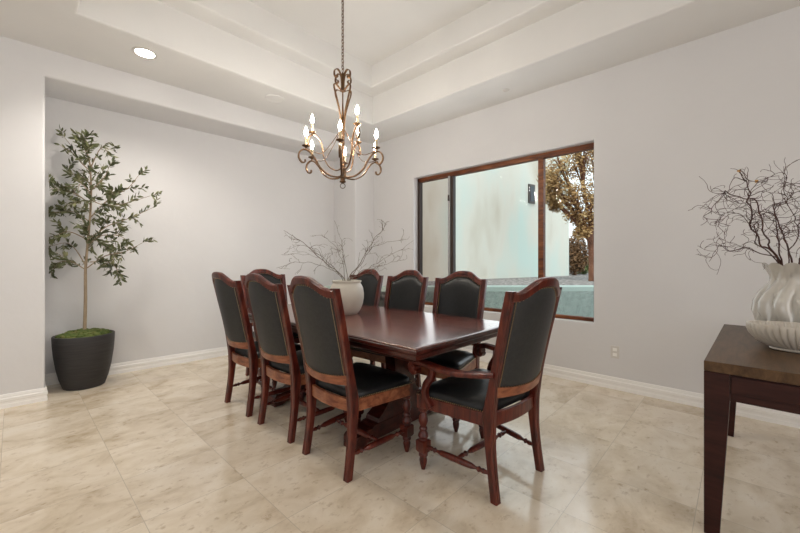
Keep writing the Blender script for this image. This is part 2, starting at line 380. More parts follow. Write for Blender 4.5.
bm = nb(); bar(wx - .022, wx - .003, m1 + .018, m1 + .036, 2.02, 2.10); bar(wx - .03, wx - .02, m1 + .022, m1 + .032, 2.03, 2.06)
obj('latch', bm, M['frame_dark'], sash, sm=False, bev=.002)
bm = nb(); bar(wx + .005, wx + .07, m2 - .03, m2 + .03, fz0 + .03, fz1 - .05); obj('mullion', bm, M['frame_wood'], win, sm=False, bev=.004)
for (ya, yb_, mm) in ((fy0 + .02, m2 - .03, 'screened'), (m2 + .03, m1 - .03, 'glass'), (m1 + .03, fy1 - .03, 'screened')):
    bm = nb(); box(bm, wx + .035, wx + .039, ya, yb_, fz0 + .03, fz1 - .05); obj('pane', bm, M[mm if mm == 'glass' or ya > 2 else 'glass'], win, sm=False)

# ------------------------------------------------------------------ dining chairs
def ypost(z):     # side profile of the rear post, local y
    if z < .42: return -.235 + .04 * math.sin(PI / 2 * z / .42)
    t = (z - .42) / .70; return -.195 - .150 * (t ** 1.12)
def ztop(x, s=1):
    a_ = min(max((abs(x) / s - .045) / .155, 0), 1); return 1.058 + .070 * .5 * (1 + math.cos(PI * a_)) - .006 * min(abs(x) / .1, 1) * (1 - a_)
def make_chair(label, arms=False, ws=1.0):
    t = thing('dining_chair' if not arms else 'dining_armchair', label, 'chair')
    hw0, hwt = .208 * ws, .222 * ws
    bow = .052
    yo = lambda x: -bow * (1 - min(abs(x) / hwt, 1) ** 2)
    xp = lambda z: hw0 + (hwt - hw0) * z / 1.1 - .010 * math.sin(PI * min(z, .9) / .9)
    for s in (-1, 1):                                   # rear posts (leg and back stile in one)
        bm = nb(); rings = []
        for i in range(25):
            z = 1.062 * i / 24; y = ypost(z); x = s * xp(z)
            wx_ = .021 + .003 * math.sin(PI * min(z / .8, 1)); wy = .020 + .010 * math.exp(-((z - .42) / .13) ** 2)
            rings.append([(x + a_ * wx_, y + b_ * wy, z) for a_, b_ in ((1, .75), (.75, 1), (-.2, 1), (-.2, .86), (-.35, .86), (-.35, 1), (-.75, 1), (-1, .75), (-1, -.75), (-.75, -1), (-.35, -1), (-.35, -.86), (-.2, -.86), (-.2, -1), (.75, -1), (1, -.75))])
        loft(bm, rings); obj('rear_leg', bm, M['mahog'], t)
    nx = 24; xi = hwt - .012
    bm = nb(); rings = []                               # arched crest rail
    for i in range(nx + 1):
        x = -xi - .020 + (2 * xi + .04) * i / nx; zt = ztop(x, ws); zb = zt - .052
        prof = []
        for (yy, zz) in ((-.021, .12), (-.021, .80), (-.012, .97), (.0, 1.0), (.012, .97), (.021, .80), (.021, .45), (.013, .40), (.013, 0.05), (-.013, .05)):
            z = zb + (zt - zb) * zz; prof.append((x, ypost(z) + yy + yo(x), z))
        rings.append(prof)
    loft(bm, rings); obj('crest_rail', bm, M['mahog'], t)
    bm = nb(); rings = []                               # lower back rail
    for i in range(13):
        x = -xi + 2 * xi * i / 12; dz = .018 * (x / xi) ** 2
        zb, zt = .515 + dz * .3, .560 + dz
        rings.append([(x, ypost(z_) + d_ + yo(x), z_) for z_, d_ in ((zb, -.015), (zt, -.015), (zt, .012), (zb, .012))])
    loft(bm, rings); obj('back_rail', bm, M['mahog_pale'], t)
    # leather panels of the back: front cushion and flat back, one closed shell
    pw = hwt - .024; nz = 20
    def zb_(x): return .553 + .016 * (x / pw) ** 2
    def pan(u, v):
        x = (2 * u - 1) * pw; z0 = zb_(x); z1 = ztop(x, ws) - .047; return x, z0 + (z1 - z0) * v
    def bulge(u, v): return (1 - abs(2 * u - 1) ** 4) ** .6 * (1 - abs(2 * v - 1) ** 6) ** .6
    for side, nm, mt, th in ((1, 'backrest', 'leather', .030), (-1, 'back_panel', 'leather_back', .012)):
        bm = nb(); g = []
        for j in range(nz + 1):
            row = []
            for i in range(nx + 1):
                u, v = i / nx, j / nz; x, z = pan(u, v); row.append(bm.verts.new((x, ypost(z) + yo(x) + side * (.006 + th * bulge(u, v)), z)))
            g.append(row)
        for j in range(nz):
            for i in range(nx): bm.faces.new((g[j][i], g[j][i + 1], g[j + 1][i + 1], g[j + 1][i]))
        bmesh.ops.solidify(bm, geom=bm.faces[:], thickness=-.0) if False else None
        # close with a back sheet
        per = [g[0][i] for i in range(nx + 1)] + [g[j][nx] for j in range(1, nz + 1)] + [g[nz][i] for i in range(nx - 1, -1, -1)] + [g[j][0] for j in range(nz - 1, 0, -1)]
        bot = [bm.verts.new((v.co.x, v.co.y - side * .006, v.co.z)) for v in per]
        for i in range(len(per)): bm.faces.new((per[i], per[(i + 1) % len(per)], bot[(i + 1) % len(per)], bot[i]))
        po = obj(nm, bm, M[mt], t, angle=60)
        bm = nb()                                       # row of brass nailheads
        path = []
        n_ = 30
        for k in range(n_ * 2): path.append((.022, .01 + .98 * k / (n_ * 2)))
        for k in range(22): path.append((.022 + .956 * k / 22, .987))
        for k in range(n_ * 2): path.append((.978, .99 - .98 * k / (n_ * 2)))
        for k in range(22): path.append((.978 - .956 * k / 22, .016))
        for u, v in path:
            x, z = pan(u, v); y = ypost(z) + yo(x) + side * (.006 + th * bulge(u, v))
            mtx = Matrix.Translation((x, y, z)) @ Matrix.Diagonal((.0036, .0026, .0036, 1))
            bmesh.ops.create_icosphere(bm, subdivisions=1, radius=1, matrix=mtx)
        obj('nailhead_trim', bm, M['brass_nail'], po)
    # seat
    yr, yfr = -.195, .235; wr, wf = .205 * ws, (.262 if not arms else .288) * ws
    def sx(y): return wr + (wf - wr) * (y - yr) / (yfr - yr)
    bm = nb(); zt, zb = .432, .362
    arc = [(-wr + .012 + (2 * wr - .024) * k / 12) for k in range(13)]; ya_ = lambda x: -.030 * (1 - (x / wr) ** 2)
    prism(bm, [(x, yr - .008 + ya_(x)) for x in arc] + [(x, yr + .015 + ya_(x)) for x in arc[::-1]], zb, zt)
    prism(bm, [(-wf + .02, yfr - .01), (wf - .02, yfr - .01), (wf - .02, yfr + .014), (-wf + .02, yfr + .014)], zb, zt)
    for s in (-1, 1): prism(bm, [(s * (wr + .012), yr), (s * (wf + .008), yfr - .02), (s * (wf - .016), yfr - .02), (s * (wr - .012), yr)], zb, zt)
    obj('seat_rail', bm, M['mahog_pale'] if not arms else M['mahog'], t, sm=False, bev=.004)
    bm = nb(); g = []; n1 = 16                          # padded seat
    rings = []
    K = 44
    for (off, z) in ((0.004, .424), (.006, .440), (.004, .458), (-.006, .472), (-.025, .482), (-.06, .490), (-.11, .496), (-.17, .499)):
        ring = []
        for k in range(K):
            a_ = 2 * PI * k / K; cx_, cy_ = math.cos(a_), math.sin(a_); p_ = 9
            q = (abs(cx_) ** p_ + abs(cy_) ** p_) ** (-1 / p_); ux, uy = cx_ * q, cy_ * q
            yc, yh = (yr + yfr) / 2 + .012, (yfr - yr) / 2 + off + .004; y = yc + uy * yh
            ring.append((ux * (sx(yc + uy * (yfr - yr) / 2) + off), y, z))
        rings.append(ring)
    loft(bm, rings); st = obj('seat', bm, M['leather'], t, angle=70)
    for s in (-1, 1):
        bm = nb()
        for k in range(34):
            y = yr + .03 + (yfr - yr - .03) * k / 33
            bmesh.ops.create_icosphere(bm, subdivisions=1, radius=.0036, matrix=Matrix.Translation((s * (sx(y) + .009), y, .437)))
        obj('nailhead_trim', bm, M['brass_nail'], st)
    bm = nb()
    for k in range(42):
        bmesh.ops.create_icosphere(bm, subdivisions=1, radius=.0036, matrix=Matrix.Translation((-wf + .02 + (2 * wf - .04) * k / 41, yfr + .022, .437)))
    obj('nailhead_trim', bm, M['brass_nail'], st)
    # turned front legs
    xf, yl = wf - .022, yfr - .020
    for s in (-1, 1):
        bm = nb(); box(bm, s * xf - .026, s * xf + .026, yl - .026, yl + .026, .355, .434)
        lathe(bm, [(.020, .356), (.027, .348), (.027, .340), (.017, .332), (.021, .320), (.027, .300), (.028, .280), (.022, .262), (.017, .250), (.024, .240), (.024, .232), (.018, .226), (.029, .205), (.031, .192), (.024, .180), (.026, .172)], 20, (s * xf, yl, 0))
        rings = []
        for z, r in ((.174, .022), (.168, .031), (.110, .031), (.098, .024)): rings.append([(s * xf + a_ * r, yl + b_ * r, z) for a_, b_ in ((1, 1), (-1, 1), (-1, -1), (1, -1))])
        loft(bm, rings)
        lathe(bm, [(.020, .104), (.027, .092), (.027, .080), (.020, .072), (.024, .055), (.020, .030), (.013, .006), (.012, 0)], 20, (s * xf, yl, 0))
        obj('front_leg', bm, M['mahog'], t)
    # turned stretchers in an H
    def turned(p, q):
        p, q = Vector(p), Vector(q); d_ = q - p; l_ = d_.length
        prof = [(.007, 0), (.008, .04), (.013, .10), (.009, .13), (.015, .16), (.008, .19), (.008, .21), (.015, .27), (.017, .40), (.017, .60), (.015, .73), (.008, .79), (.008, .81), (.015, .84), (.009, .87), (.013, .90), (.008, .96), (.007, 1)]
        b_ = nb(); lathe(b_, [(r * 1.05, z * l_) for r, z in prof], 14, p, zaxis(d_)); return b_
    zl = .138
    for s in (-1, 1): obj('stretcher', turned((s * xf, yl - .02, zl), (s * xp(.14), ypost(.14) + .012, zl - .01)), M['mahog'], t)
    ym = (yl + ypost(.14)) / 2; xm = (xf + xp(.14)) / 2
    obj('stretcher', turned((-xm + .01, ym, zl - .005), (xm - .01, ym, zl - .005)), M['mahog'], t)
    if arms:
        for s in (-1, 1):
            # scrolled armrest, flat on top, ending in a rolled volute
            ya = ypost(.655) + .02
            xs_ = hwt + .076
            P_ = crom([(s * (hwt - .002), ya - .02, .640), (s * (hwt + .022), ya + .09, .622), (s * (hwt + .048), ya + .19, .612), (s * (xs_ - .004), ya + .30, .618), (s * xs_, ya + .41, .628), (s * xs_, ya + .475, .620), (s * xs_, ya + .502, .592), (s * xs_, ya + .487, .566), (s * xs_, ya + .462, .562), (s * xs_, ya + .452, .580)], 6)
            bm = nb(); tube(bm, P_, 1, flat=(.050, .028, (1, 0, 0)))
            lathe(bm, [(.0, -.033), (.012, -.033), (.014, -.028), (.024, -.027), (.024, .027), (.014, .028), (.012, .033), (0, .033)], 18, (s * xs_, ya + .472, .589), zaxis((1, 0, 0)))
            obj('armrest', bm, M['mahog'], t)
            P_ = crom([(s * (wf - .002), .130, .385), (s * (wf + .004), .170, .44), (s * (wf + .008), .165, .50), (s * (xs_ - .004), .125, .565), (s * (xs_ - .004), .120, .622)], 6)
            bm = nb(); tube(bm, P_, 1, flat=(.032, .036, (1, 0, 0))); obj('arm_support', bm, M['mahog'], t)
    return t
chairs = {}
c1 = make_chair('')
def put(o, x, y, face, label, group):   # (x, y): midpoint of the rear feet; face: heading of the sitter in degrees
    o.rotation_euler.z = math.radians(face - 90); d_ = Vector((math.cos(math.radians(face)), math.sin(math.radians(face)), 0))
    o.location = Vector((x, y, 0)) + d_ * .235; o['label'] = label; o['group'] = group; return o
G = 'side chairs along the dining table'
LC = [(1.262, 1.785, 0, 'leather-backed side chair on the plant side of the table, nearest the camera'),
      (1.268, 2.40, 1, 'middle leather-backed side chair on the plant side of the table'),
      (1.262, 3.01, 0, 'leather-backed side chair on the plant side of the table, farthest from the camera')]
RC = [(2.57, 1.765, 187, 'black leather side chair on the window side, nearest the near armchair'),
      (2.57, 2.39, 185, 'middle black leather side chair on the window side of the table'),
      (2.57, 3.00, 184, 'black leather side chair on the window side, partly behind the cream branch pot')]
for i, (x, y, f_, lb) in enumerate(LC + RC):
    o = c1 if i == 0 else copy_tree(c1)
    put(o, x, y, f_, lb, G)
a1 = make_chair('', True, 1.06)
put(a1, 1.868, .868, 84, 'dark red wood armchair with scrolled arms at the near end of the table', 'armchairs at the table ends')
a2 = copy_tree(a1)
put(a2, 1.93, 3.82, 270, 'armchair at the far end of the table, mostly hidden behind the side chairs', 'armchairs at the table ends')

# ------------------------------------------------------------------ dining table
TX0, TX1, TY0, TY1 = 1.40, 2.505, 1.20, 3.50
tcx, tcy = (TX0 + TX1) / 2, (TY0 + TY1) / 2
tb = thing('dining_table', 'long polished mahogany dining table with moulded edge and trestle base', 'dining table', (tcx, tcy, 0))
hx, hy = (TX1 - TX0) / 2, (TY1 - TY0) / 2
bm = nb(); rings = []
def rr(dx, z): return [(s * (hx - dx), u * (hy - dx), z) for s, u in ((1, 1), (-1, 1), (-1, -1), (1, -1))]
loft(bm, [rr(.010, .748), rr(.004, .749), rr(.003, .755), rr(.012, .7595), rr(.02, .760)])
obj('tabletop', bm, M['tabletop'], tb, sm=False)
bm = nb(); loft(bm, [rr(.05, .690), rr(.022, .690), rr(.018, .694), rr(.018, .716), rr(.014, .720), rr(.004, .724), rr(.001, .728), rr(.001, .734), rr(.001, .743), rr(.006, .7485)])
obj('edge_moulding', bm, M['table_end'], tb, sm=False)
bm = nb(); box(bm, -hx + .13, hx - .13, -hy + .13, hy - .13, .640, .691); obj('apron', bm, M['table_end'], tb, sm=False, bev=.004)
for s in (-1, 1):
    yc = s * .52
    bm = nb()
    def rg(hw, ht, z): return [(a_ * hw, yc + b_ * ht, z) for a_, b_ in ((1, 1), (-1, 1), (-1, -1), (1, -1))]
    loft(bm, [rg(.28, .065, .125), rg(.27, .062, .15), rg(.20, .055, .20), rg(.13, .05, .27), rg(.105, .048, .33), rg(.10, .048, .45), rg(.11, .048, .54), rg(.17, .055, .59), rg(.24, .062, .62), rg(.28, .065, .642)])
    pe = obj('pedestal', bm, M['table_end'], tb, angle=20)
    bm = nb(); prof = [(-.475, 0), (-.475, .075), (-.455, .092), (-.42, .094), (-.40, .106), (-.33, .110), (-.31, .124), (.31, .124), (.33, .110), (.40, .106), (.42, .094), (.455, .092), (.475, .075), (.475, 0), (.40, 0), (.37, .022), (-.37, .022), (-.40, 0)]
    a_ = [bm.verts.new((x, yc - .065, z)) for x, z in prof]; b_ = [bm.verts.new((x, yc + .065, z)) for x, z in prof]
    bm.faces.new(a_); bm.faces.new(b_[::-1])
    for k in range(len(prof)): bm.faces.new((a_[k], a_[(k + 1) % len(prof)], b_[(k + 1) % len(prof)], b_[k]))
    obj('trestle_foot', bm, M['table_end'], tb, sm=False, bev=.006)
bm = nb(); box(bm, -.045, .045, -.475, .475, .20, .30); obj('base_beam', bm, M['table_end'], tb, sm=False, bev=.008)

# ------------------------------------------------------------------ cream pot and its branches
PX, PY = 1.965, 2.47
bm = nb()
lathe(bm, [(.0, 0), (.088, 0), (.094, .004), (.118, .035), (.137, .085), (.146, .135), (.147, .175), (.140, .220), (.126, .252), (.118, .262), (.118, .268), (.126, .274), (.126, .284), (.118, .287), (.110, .284), (.108, .262), (.128, .20), (.13, .10), (.10, .03), (0, .025)], 48, (PX, PY, .760))
tag(obj('branch_pot', bm, M['pot'], angle=50), 'round cream ceramic pot with a flat rim, standing on the dining table', 'pot')
def twig_path(p, d, l, curl, seg, rnd, droop=0):
    pts = [Vector(p)]; d = Vector(d).normalized(); k = Vector((rnd.uniform(-1, 1), rnd.uniform(-1, 1), rnd.uniform(-1, 1)))
    for i in range(seg):
        k = (k * .78 + Vector((rnd.uniform(-1, 1), rnd.uniform(-1, 1), rnd.uniform(-1, 1))) * .55)
        d = (d + k * curl * 8 / seg + Vector((0, 0, -droop))).normalized(); pts.append(pts[-1] + d * l / seg)
    return pts
def branch(name, m, base, nodes, seed, r0, side, curl, label, cat, group, slen=(.06, .16), sub=1, tipmat=None, rmin=.0011):
    rnd = random.Random(seed); bm = nb()
    pts = crom([base] + nodes, 7)
    pts = [p + noise.noise_vector(p * 14 + Vector((seed * 1.7, 0, 0))) * (curl * .045 * min(1, max(0, (i - 5) / 8))) for i, p in enumerate(pts)]
    n = len(pts); tube(bm, pts, [max(r0 * (1 - .78 * i / n), rmin) for i in range(n)], 6)
    for k in range(side):
        i = int(n * rnd.uniform(.38, .97)); i = min(i, n - 2); d = (pts[i + 1] - pts[i]).normalized()
        sd = (d + Vector((rnd.uniform(-1, 1), rnd.uniform(-1, 1), rnd.uniform(-.6, 1))) * .75).normalized()
        q = twig_path(pts[i], sd, rnd.uniform(*slen), curl, 14, rnd)
        tube(bm, q, [max(r0 * .38 * (1 - .6 * j / 14), rmin) for j in range(15)], 4)
        for _ in range(sub):
            j = rnd.randrange(3, 12); q2 = twig_path(q[j], (q[j + 1] - q[j]).normalized() + Vector((rnd.uniform(-1, 1), rnd.uniform(-1, 1), rnd.uniform(-1, 1))) * .7, rnd.uniform(*slen) * .6, curl * 1.2, 9, rnd)
            tube(bm, q2, [max(r0 * .26 * (1 - .6 * x / 9), rmin) for x in range(10)], 4)
    o = obj(name, bm, m); tag(o, label, cat, group)
    if tipmat:
        b2 = nb(); 
        for j in range(5): bmesh.ops.create_icosphere(b2, subdivisions=1, radius=.005, matrix=Matrix.Translation(pts[-1] + Vector((rnd.uniform(-1, 1), rnd.uniform(-1, 1), rnd.uniform(-1, 1))) * .006))
        obj('bud_cluster', b2, tipmat, o)
    return o
def off(c_, r, u, f): return Vector(c_) + RT * r + UP * u + FW * f
MO = Vector((PX, PY, 1.035)); k_ = .0087
G1 = 'bare branches in the cream pot on the table'
spec = [  # (nodes as right/up/forward offsets), sides, radius, label
    ([(-22, 20, 0), (-46, 40, -3), (-62, 51, -4)], 10, .0055, 'long thick bare branch leaning far left, highest on the left side of the cream pot'),
    ([(-18, 18, 5), (-38, 33, 9), (-52, 37, 12)], 8, .004, 'bare branch close under the tallest left-leaning one in the cream pot'),
    ([(-16, 12, -4), (-40, 20, -8), (-66, 14, -10)], 8, .003, 'low bare branch arching left over the chair backs from the cream pot'),
    ([(-14, 10, 6), (-36, 26, 10), (-70, 27, 16)], 4, .0026, 'thinnest bare branch reaching farthest left from the cream pot'),
    ([(-6, 22, 4), (-14, 36, 6), (-24, 44, 2)], 10, .0035, 'short curly bare branch rising just left of centre in the cream pot'),
    ([(-2, 20, -4), (-4, 36, -2), (-6, 47, -6)], 10, .0035, 'upright curly bare branch in the middle of the cream pot'),
    ([(14, 20, 0), (26, 40, 4), (40, 58, 6)], 12, .0052, 'tallest bare branch, rising right of centre in the cream pot'),
    ([(16, 18, -6), (28, 34, -10), (56, 42, -14)], 9, .0042, 'bare branch bending right near its tip, beside the tallest in the cream pot'),
    ([(18, 12, 4), (36, 22, 8), (66, 40, 6)], 9, .0038, 'long bare branch slanting right toward the window from the cream pot'),
    ([(18, 8, -6), (34, 16, -10), (54, 22, -14)], 9, .0032, 'low bare branch spreading right over the chair backs from the cream pot')]
for i, (nd, sd, r0, lb) in enumerate(spec):
    a_ = i * 2.4; d0 = Vector((math.cos(a_), math.sin(a_), 0)) * .03
    lean = Vector((0, 0, 0)); base = Vector((PX, PY, .787)) + d0 * -1
    nds = [MO + RT * (nd[0][0] * k_ * .12) + d0 * .4] + [off(MO, x * k_, u * k_, f_ * k_) for x, u, f_ in nd]
    branch('bare_branch', M['twig_grey'], base, nds, 40 + i, r0, sd, .42, lb, 'branch', G1, (.05, .15), 1)

# ------------------------------------------------------------------ chandelier
CX, CY = 1.925, 2.475
ch = thing('chandelier', 'wrought iron candle chandelier with scrolled arms hanging over the dining table', 'chandelier', (CX, CY, 1.86))
def loc(r, a, z): return Vector((r * math.cos(a), r * math.sin(a), z - 1.86))
a0 = math.atan2(-CY, -CX) - .06   # an arm that points to the viewer side of the room
bm = nb(); Z0 = 1.86
lathe(bm, [(.004, .015), (.012, .018), (.026, .025), (.026, .035), (.020, .04), (.019, .09), (.021, .17), (.016, .20), (.010, .24), (.010, .38), (.010, .60), (.006, .70), (.007, .93), (.010, .935), (.010, .955), (.004, .965)], 14)
obj('stem', bm, M['iron'], ch)
bm = nb(); rnd = random.Random(3)
for k in range(46):
    a_ = rnd.uniform(0, 2 * PI); z = rnd.uniform(.06, .20); r = .017
    bmesh.ops.create_icosphere(bm, subdivisions=1, radius=1, matrix=Matrix.Translation((r * math.cos(a_), r * math.sin(a_), z)) @ Matrix.Rotation(a_, 4, 'Z') @ Matrix.Diagonal((.007, .005, .010, 1)))
obj('leaf_cluster', bm, M['iron_dark'], ch)
bm = nb(); tube(bm, [Vector((.021 * math.cos(a_), .021 * math.sin(a_) * 0, -.006 + .021 * math.sin(a_))) for a_ in [2 * PI * k / 20 for k in range(20)]], .003, 6, closed=True)
for v in bm.verts: v.co = Matrix.Rotation(A - PI / 2, 3, 'Z') @ v.co
obj('ring', bm, M['iron_dark'], ch)
# flaring straps of the neck and the four scrolls on top
for k in range(4):
    a_ = a0 + PI / 4 + k * PI / 2
    P_ = crom([loc(.012, a_, 2.16), loc(.014, a_, 2.32), loc(.028, a_, 2.46), loc(.066, a_, 2.585), loc(.092, a_, 2.655), loc(.094, a_, 2.690), loc(.070, a_, 2.695), loc(.030, a_, 2.672), loc(.012, a_, 2.668)], 6)
    bm = nb(); tube(bm, P_, 1, flat=(.017, .007, (-math.sin(a_), math.cos(a_), 0))); obj('neck_strap', bm, M['iron'], ch)
    P_ = crom([loc(.010, a_, 2.66), loc(.012, a_, 2.74), loc(.024, a_, 2.800), loc(.056, a_, 2.828), loc(.088, a_, 2.808), loc(.092, a_, 2.770), loc(.072, a_, 2.752), loc(.058, a_, 2.766), loc(.068, a_, 2.780)], 6)
    bm = nb(); tube(bm, P_, 1, flat=(.020, .007, (-math.sin(a_), math.cos(a_), 0))); obj('top_scroll', bm, M['iron'], ch)
bm = nb(); lathe(bm, [(.020, .800), (.026, .803), (.026, .815), (.020, .818)], 16); obj('collar', bm, M['iron_dark'], ch)
def candle(r, a_, z, n):
    c_ = loc(r, a_, z)
    bm = nb(); lathe(bm, [(.0, -.012), (.008, -.010), (.014, -.004), (.029, .002), (.033, .008), (.031, .009), (.012, .004), (0, .004)], 18, c_)
    cup = obj('candle_cup', bm, M['iron'], ch)
    bm = nb(); lathe(bm, [(.0, .004), (.0105, .004), (.0105, .078), (.008, .080), (0, .080)], 14, c_); sl = obj('candle_sleeve', bm, M['candle'], cup)
    bm = nb(); lathe(bm, [(0, .0802), (.006, .081), (.008, .087), (.0145, .103), (.0155, .112), (.012, .128), (.006, .145), (.002, .158), (0, .160)], 14, c_)
    obj('bulb', bm, M['bulb'], cup)
for k in range(6):
    a_ = a0 + k * PI / 3; R = .325
    P_ = crom([loc(.014, a_, 1.935), loc(.06, a_, 1.922), loc(.13, a_, 1.930), loc(.20, a_, 1.975), loc(.25, a_, 2.045), loc(.295, a_, 2.092), loc(.34, a_, 2.105), loc(.378, a_, 2.078), loc(.385, a_, 2.035), loc(.36, a_, 2.000), loc(.335, a_, 2.005), loc(.332, a_, 2.025)], 6)
    bm = nb(); tube(bm, P_, 1, flat=(.017, .011, (-math.sin(a_), math.cos(a_), 0))); obj('lower_arm', bm, M['iron'], ch)
    P_ = crom([loc(R - .01, a_, 2.118), loc(.27, a_, 2.10), loc(.19, a_, 2.10), loc(.11, a_, 2.19), loc(.05, a_, 2.28), loc(.012, a_, 2.34)], 6)
    bm = nb(); tube(bm, P_, .0035, 6); obj('tie_rod', bm, M['iron_dark'], ch)
    bm = nb(); tube(bm, [loc(R, a_, 2.10), loc(R, a_, 2.122)], .006, 8); obj('arm_peg', bm, M['iron'], ch)
    candle(R, a_, 2.13, k)
for k in range(3):
    a_ = a0 + PI / 6 + k * 2 * PI / 3; R = .255
    P_ = crom([loc(.014, a_, 2.00), loc(.06, a_, 1.985), loc(.12, a_, 2.02), loc(.16, a_, 2.10), loc(.175, a_, 2.20), loc(.205, a_, 2.255), loc(.245, a_, 2.283), loc(.285, a_, 2.255), loc(.288, a_, 2.205), loc(.262, a_, 2.187), loc(.25, a_, 2.203)], 6)
    bm = nb(); tube(bm, P_, 1, flat=(.014, .009, (-math.sin(a_), math.cos(a_), 0))); obj('upper_arm', bm, M['iron'], ch)
    candle(R, a_, 2.296, k)
bm = nb(); z = 2.826 - Z0; k = 0
while z < 3.665 - Z0:       # chain links
    pts = []
    for q in range(12):
        t_ = 2 * PI * q / 12; x = .0105 * math.cos(t_); zz = .019 * math.sin(t_)
        pts.append(Vector((x, 0, z + .013 + zz)) if k % 2 else Vector((0, x, z + .013 + zz)))
    b2 = nb(); tube(b2, pts, .0032, 5, closed=True)
    me = bpy.data.meshes.new('t'); b2.to_mesh(me); b2.free(); bm.from_mesh(me); bpy.data.meshes.remove(me)
    z += .0275; k += 1
obj('chain', bm, M['iron'], ch)
bm = nb(); lathe(bm, [(0, 3.66 - Z0), (.02, 3.662 - Z0), (.055, 3.68 - Z0), (.062, 3.70 - Z0), (0, 3.70 - Z0)], 24); obj('canopy', bm, M['iron'], ch)

# ------------------------------------------------------------------ ceiling fittings
def downlight(x, y, label, en=75):
    t = thing('recessed_downlight', label, 'ceiling light', (x, y, ZC), 0)
    bm = nb(); lathe(bm, [(.072, -.001), (.095, -.001), (.093, -.006), (.074, -.007), (.072, -.001)], 32, cap=False); obj('trim_ring', bm, M['plastic'], t)
    bm = nb(); lathe(bm, [(0, -.0035), (.073, -.0035), (.073, -.001), (0, -.001)], 32); obj('lens', bm, M['downlight'], t)
    l_ = light('downlight_beam', 'SPOT', (x, y, ZC - .02), en, (1, .93, .84), (0, 0, 0), spot_size=math.radians(140), spot_blend=.7, shadow_soft_size=.06)
    return t
downlight(.80, 3.852, 'lit round recessed light in the ceiling above the niche header, by the plant')
for x_, y_, lb_ in ((-.12, 1.25, 'added unseen fill light in the ceiling ring left of the tray, nearer the camera'), (-.12, 2.75, 'added unseen fill light in the ceiling ring left of the tray, nearer the niche'), (1.75, -.95, 'added unseen fill light in the ceiling ring behind the camera')): downlight(x_, y_, lb_, 17)  # extra downlights out of view, added to brighten the floor
bm = nb(); lathe(bm, [(0, -.004), (.088, -.004), (.090, -.007), (.100, -.006), (.104, 0), (0, 0)], 36, (2.033, 3.85, ZC))
tag(obj('ceiling_speaker', bm, M['ceil']), 'round flush speaker grille in the ceiling, left of the chandelier', 'speaker')
t = thing('sprinkler_head', 'small round sprinkler cap on the ceiling edge near the window wall', 'sprinkler', (3.636, 1.842, ZC))
bm = nb(); lathe(bm, [(0, -.010), (.022, -.010), (.026, -.006), (.036, -.003), (.038, 0), (0, 0)], 24); obj('cover_plate', bm, M['plastic'], t)
# outlet
t = thing('wall_outlet', 'white power outlet on the wall right of the window', 'outlet', (XE, .864, .352))
bm = nb(); box(bm, -.006, 0, -.036, .036, -.058, .058); obj('cover_plate', bm, M['plastic'], t, sm=False, bev=.002)
for z in (-.024, .024):
    bm = nb(); box(bm, -.009, -.006, -.017, .017, z - .015, z + .015); obj('socket', bm, M['white'], t, sm=False, bev=.004)

# ------------------------------------------------------------------ potted olive tree
OX, OY = .476, 4.665
ot = thing('potted_olive_tree', 'slender olive tree with moss in a dark planter, standing in the niche', 'potted tree', (OX, OY, 0))
bm = nb(); lathe(bm, [(0, 0), (.150, 0), (.158, .006), (.185, .09), (.208, .20), (.224, .32), (.232, .42), (.235, .495), (.232, .503), (.220, .505), (.214, .498), (.210, .44), (0, .43)], 48)
obj('planter', bm, M['planter'], ot)
bm = nb(); rnd = random.Random(5)
bmesh.ops.create_uvsphere(bm, u_segments=40, v_segments=20, radius=1, matrix=Matrix.Translation((0, 0, .465)) @ Matrix.Diagonal((.212, .212, .075, 1)))
for v in bm.verts:
    if v.co.z > .47:
        f_ = noise.noise(v.co * 22) * .02 + noise.noise(v.co * 60) * .008; v.co.z += f_
for k in range(150):
    a_ = rnd.uniform(0, 2 * PI); r = .205 * math.sqrt(rnd.random()); s_ = rnd.uniform(.012, .028)
    z_ = .465 + .075 * math.sqrt(max(0, 1 - (r / .212) ** 2))
    bmesh.ops.create_icosphere(bm, subdivisions=2, radius=s_, matrix=Matrix.Translation((r * math.cos(a_), r * math.sin(a_), z_)) @ Matrix.Diagonal((1, 1, .6, 1)))
obj('moss', bm, M['moss'], ot, angle=80)
DT = FW.x * OX + FW.y * OY
def tp(x, y, f_=0):    # point of the tree, given where the sight line of image point (x, y) passes it
    d_ = DT + f_; return Vector((0, 0, 1.2)) + FW * d_ + RT * ((x - 400) / FOC * d_) + UP * ((262.5 - y) / FOC * d_) - Vector((OX, OY, 0))
def clampt(p):
    q = p + Vector((OX, OY, 0))
    q.y = min(q.y, yb(q.x) - .04)
    if q.y > 4.36: q.x = max(q.x, .235)
    return q - Vector((OX, OY, 0))
bt = nb(); bl = nb(); rnd = random.Random(11)
base_ = tp(85, 330); base_.x, base_.y = 0.0, 0.0; base_.z = .50
trunk = crom([base_, tp(85.5, 300), tp(85.5, 270), tp(88, 240), tp(91, 200), tp(90, 165), tp(86, 150), tp(83, 137)], 6)
tube(bt, trunk, [max(.0155 * (1 - .8 * i / len(trunk)), .0025) for i in range(len(trunk))], 10)
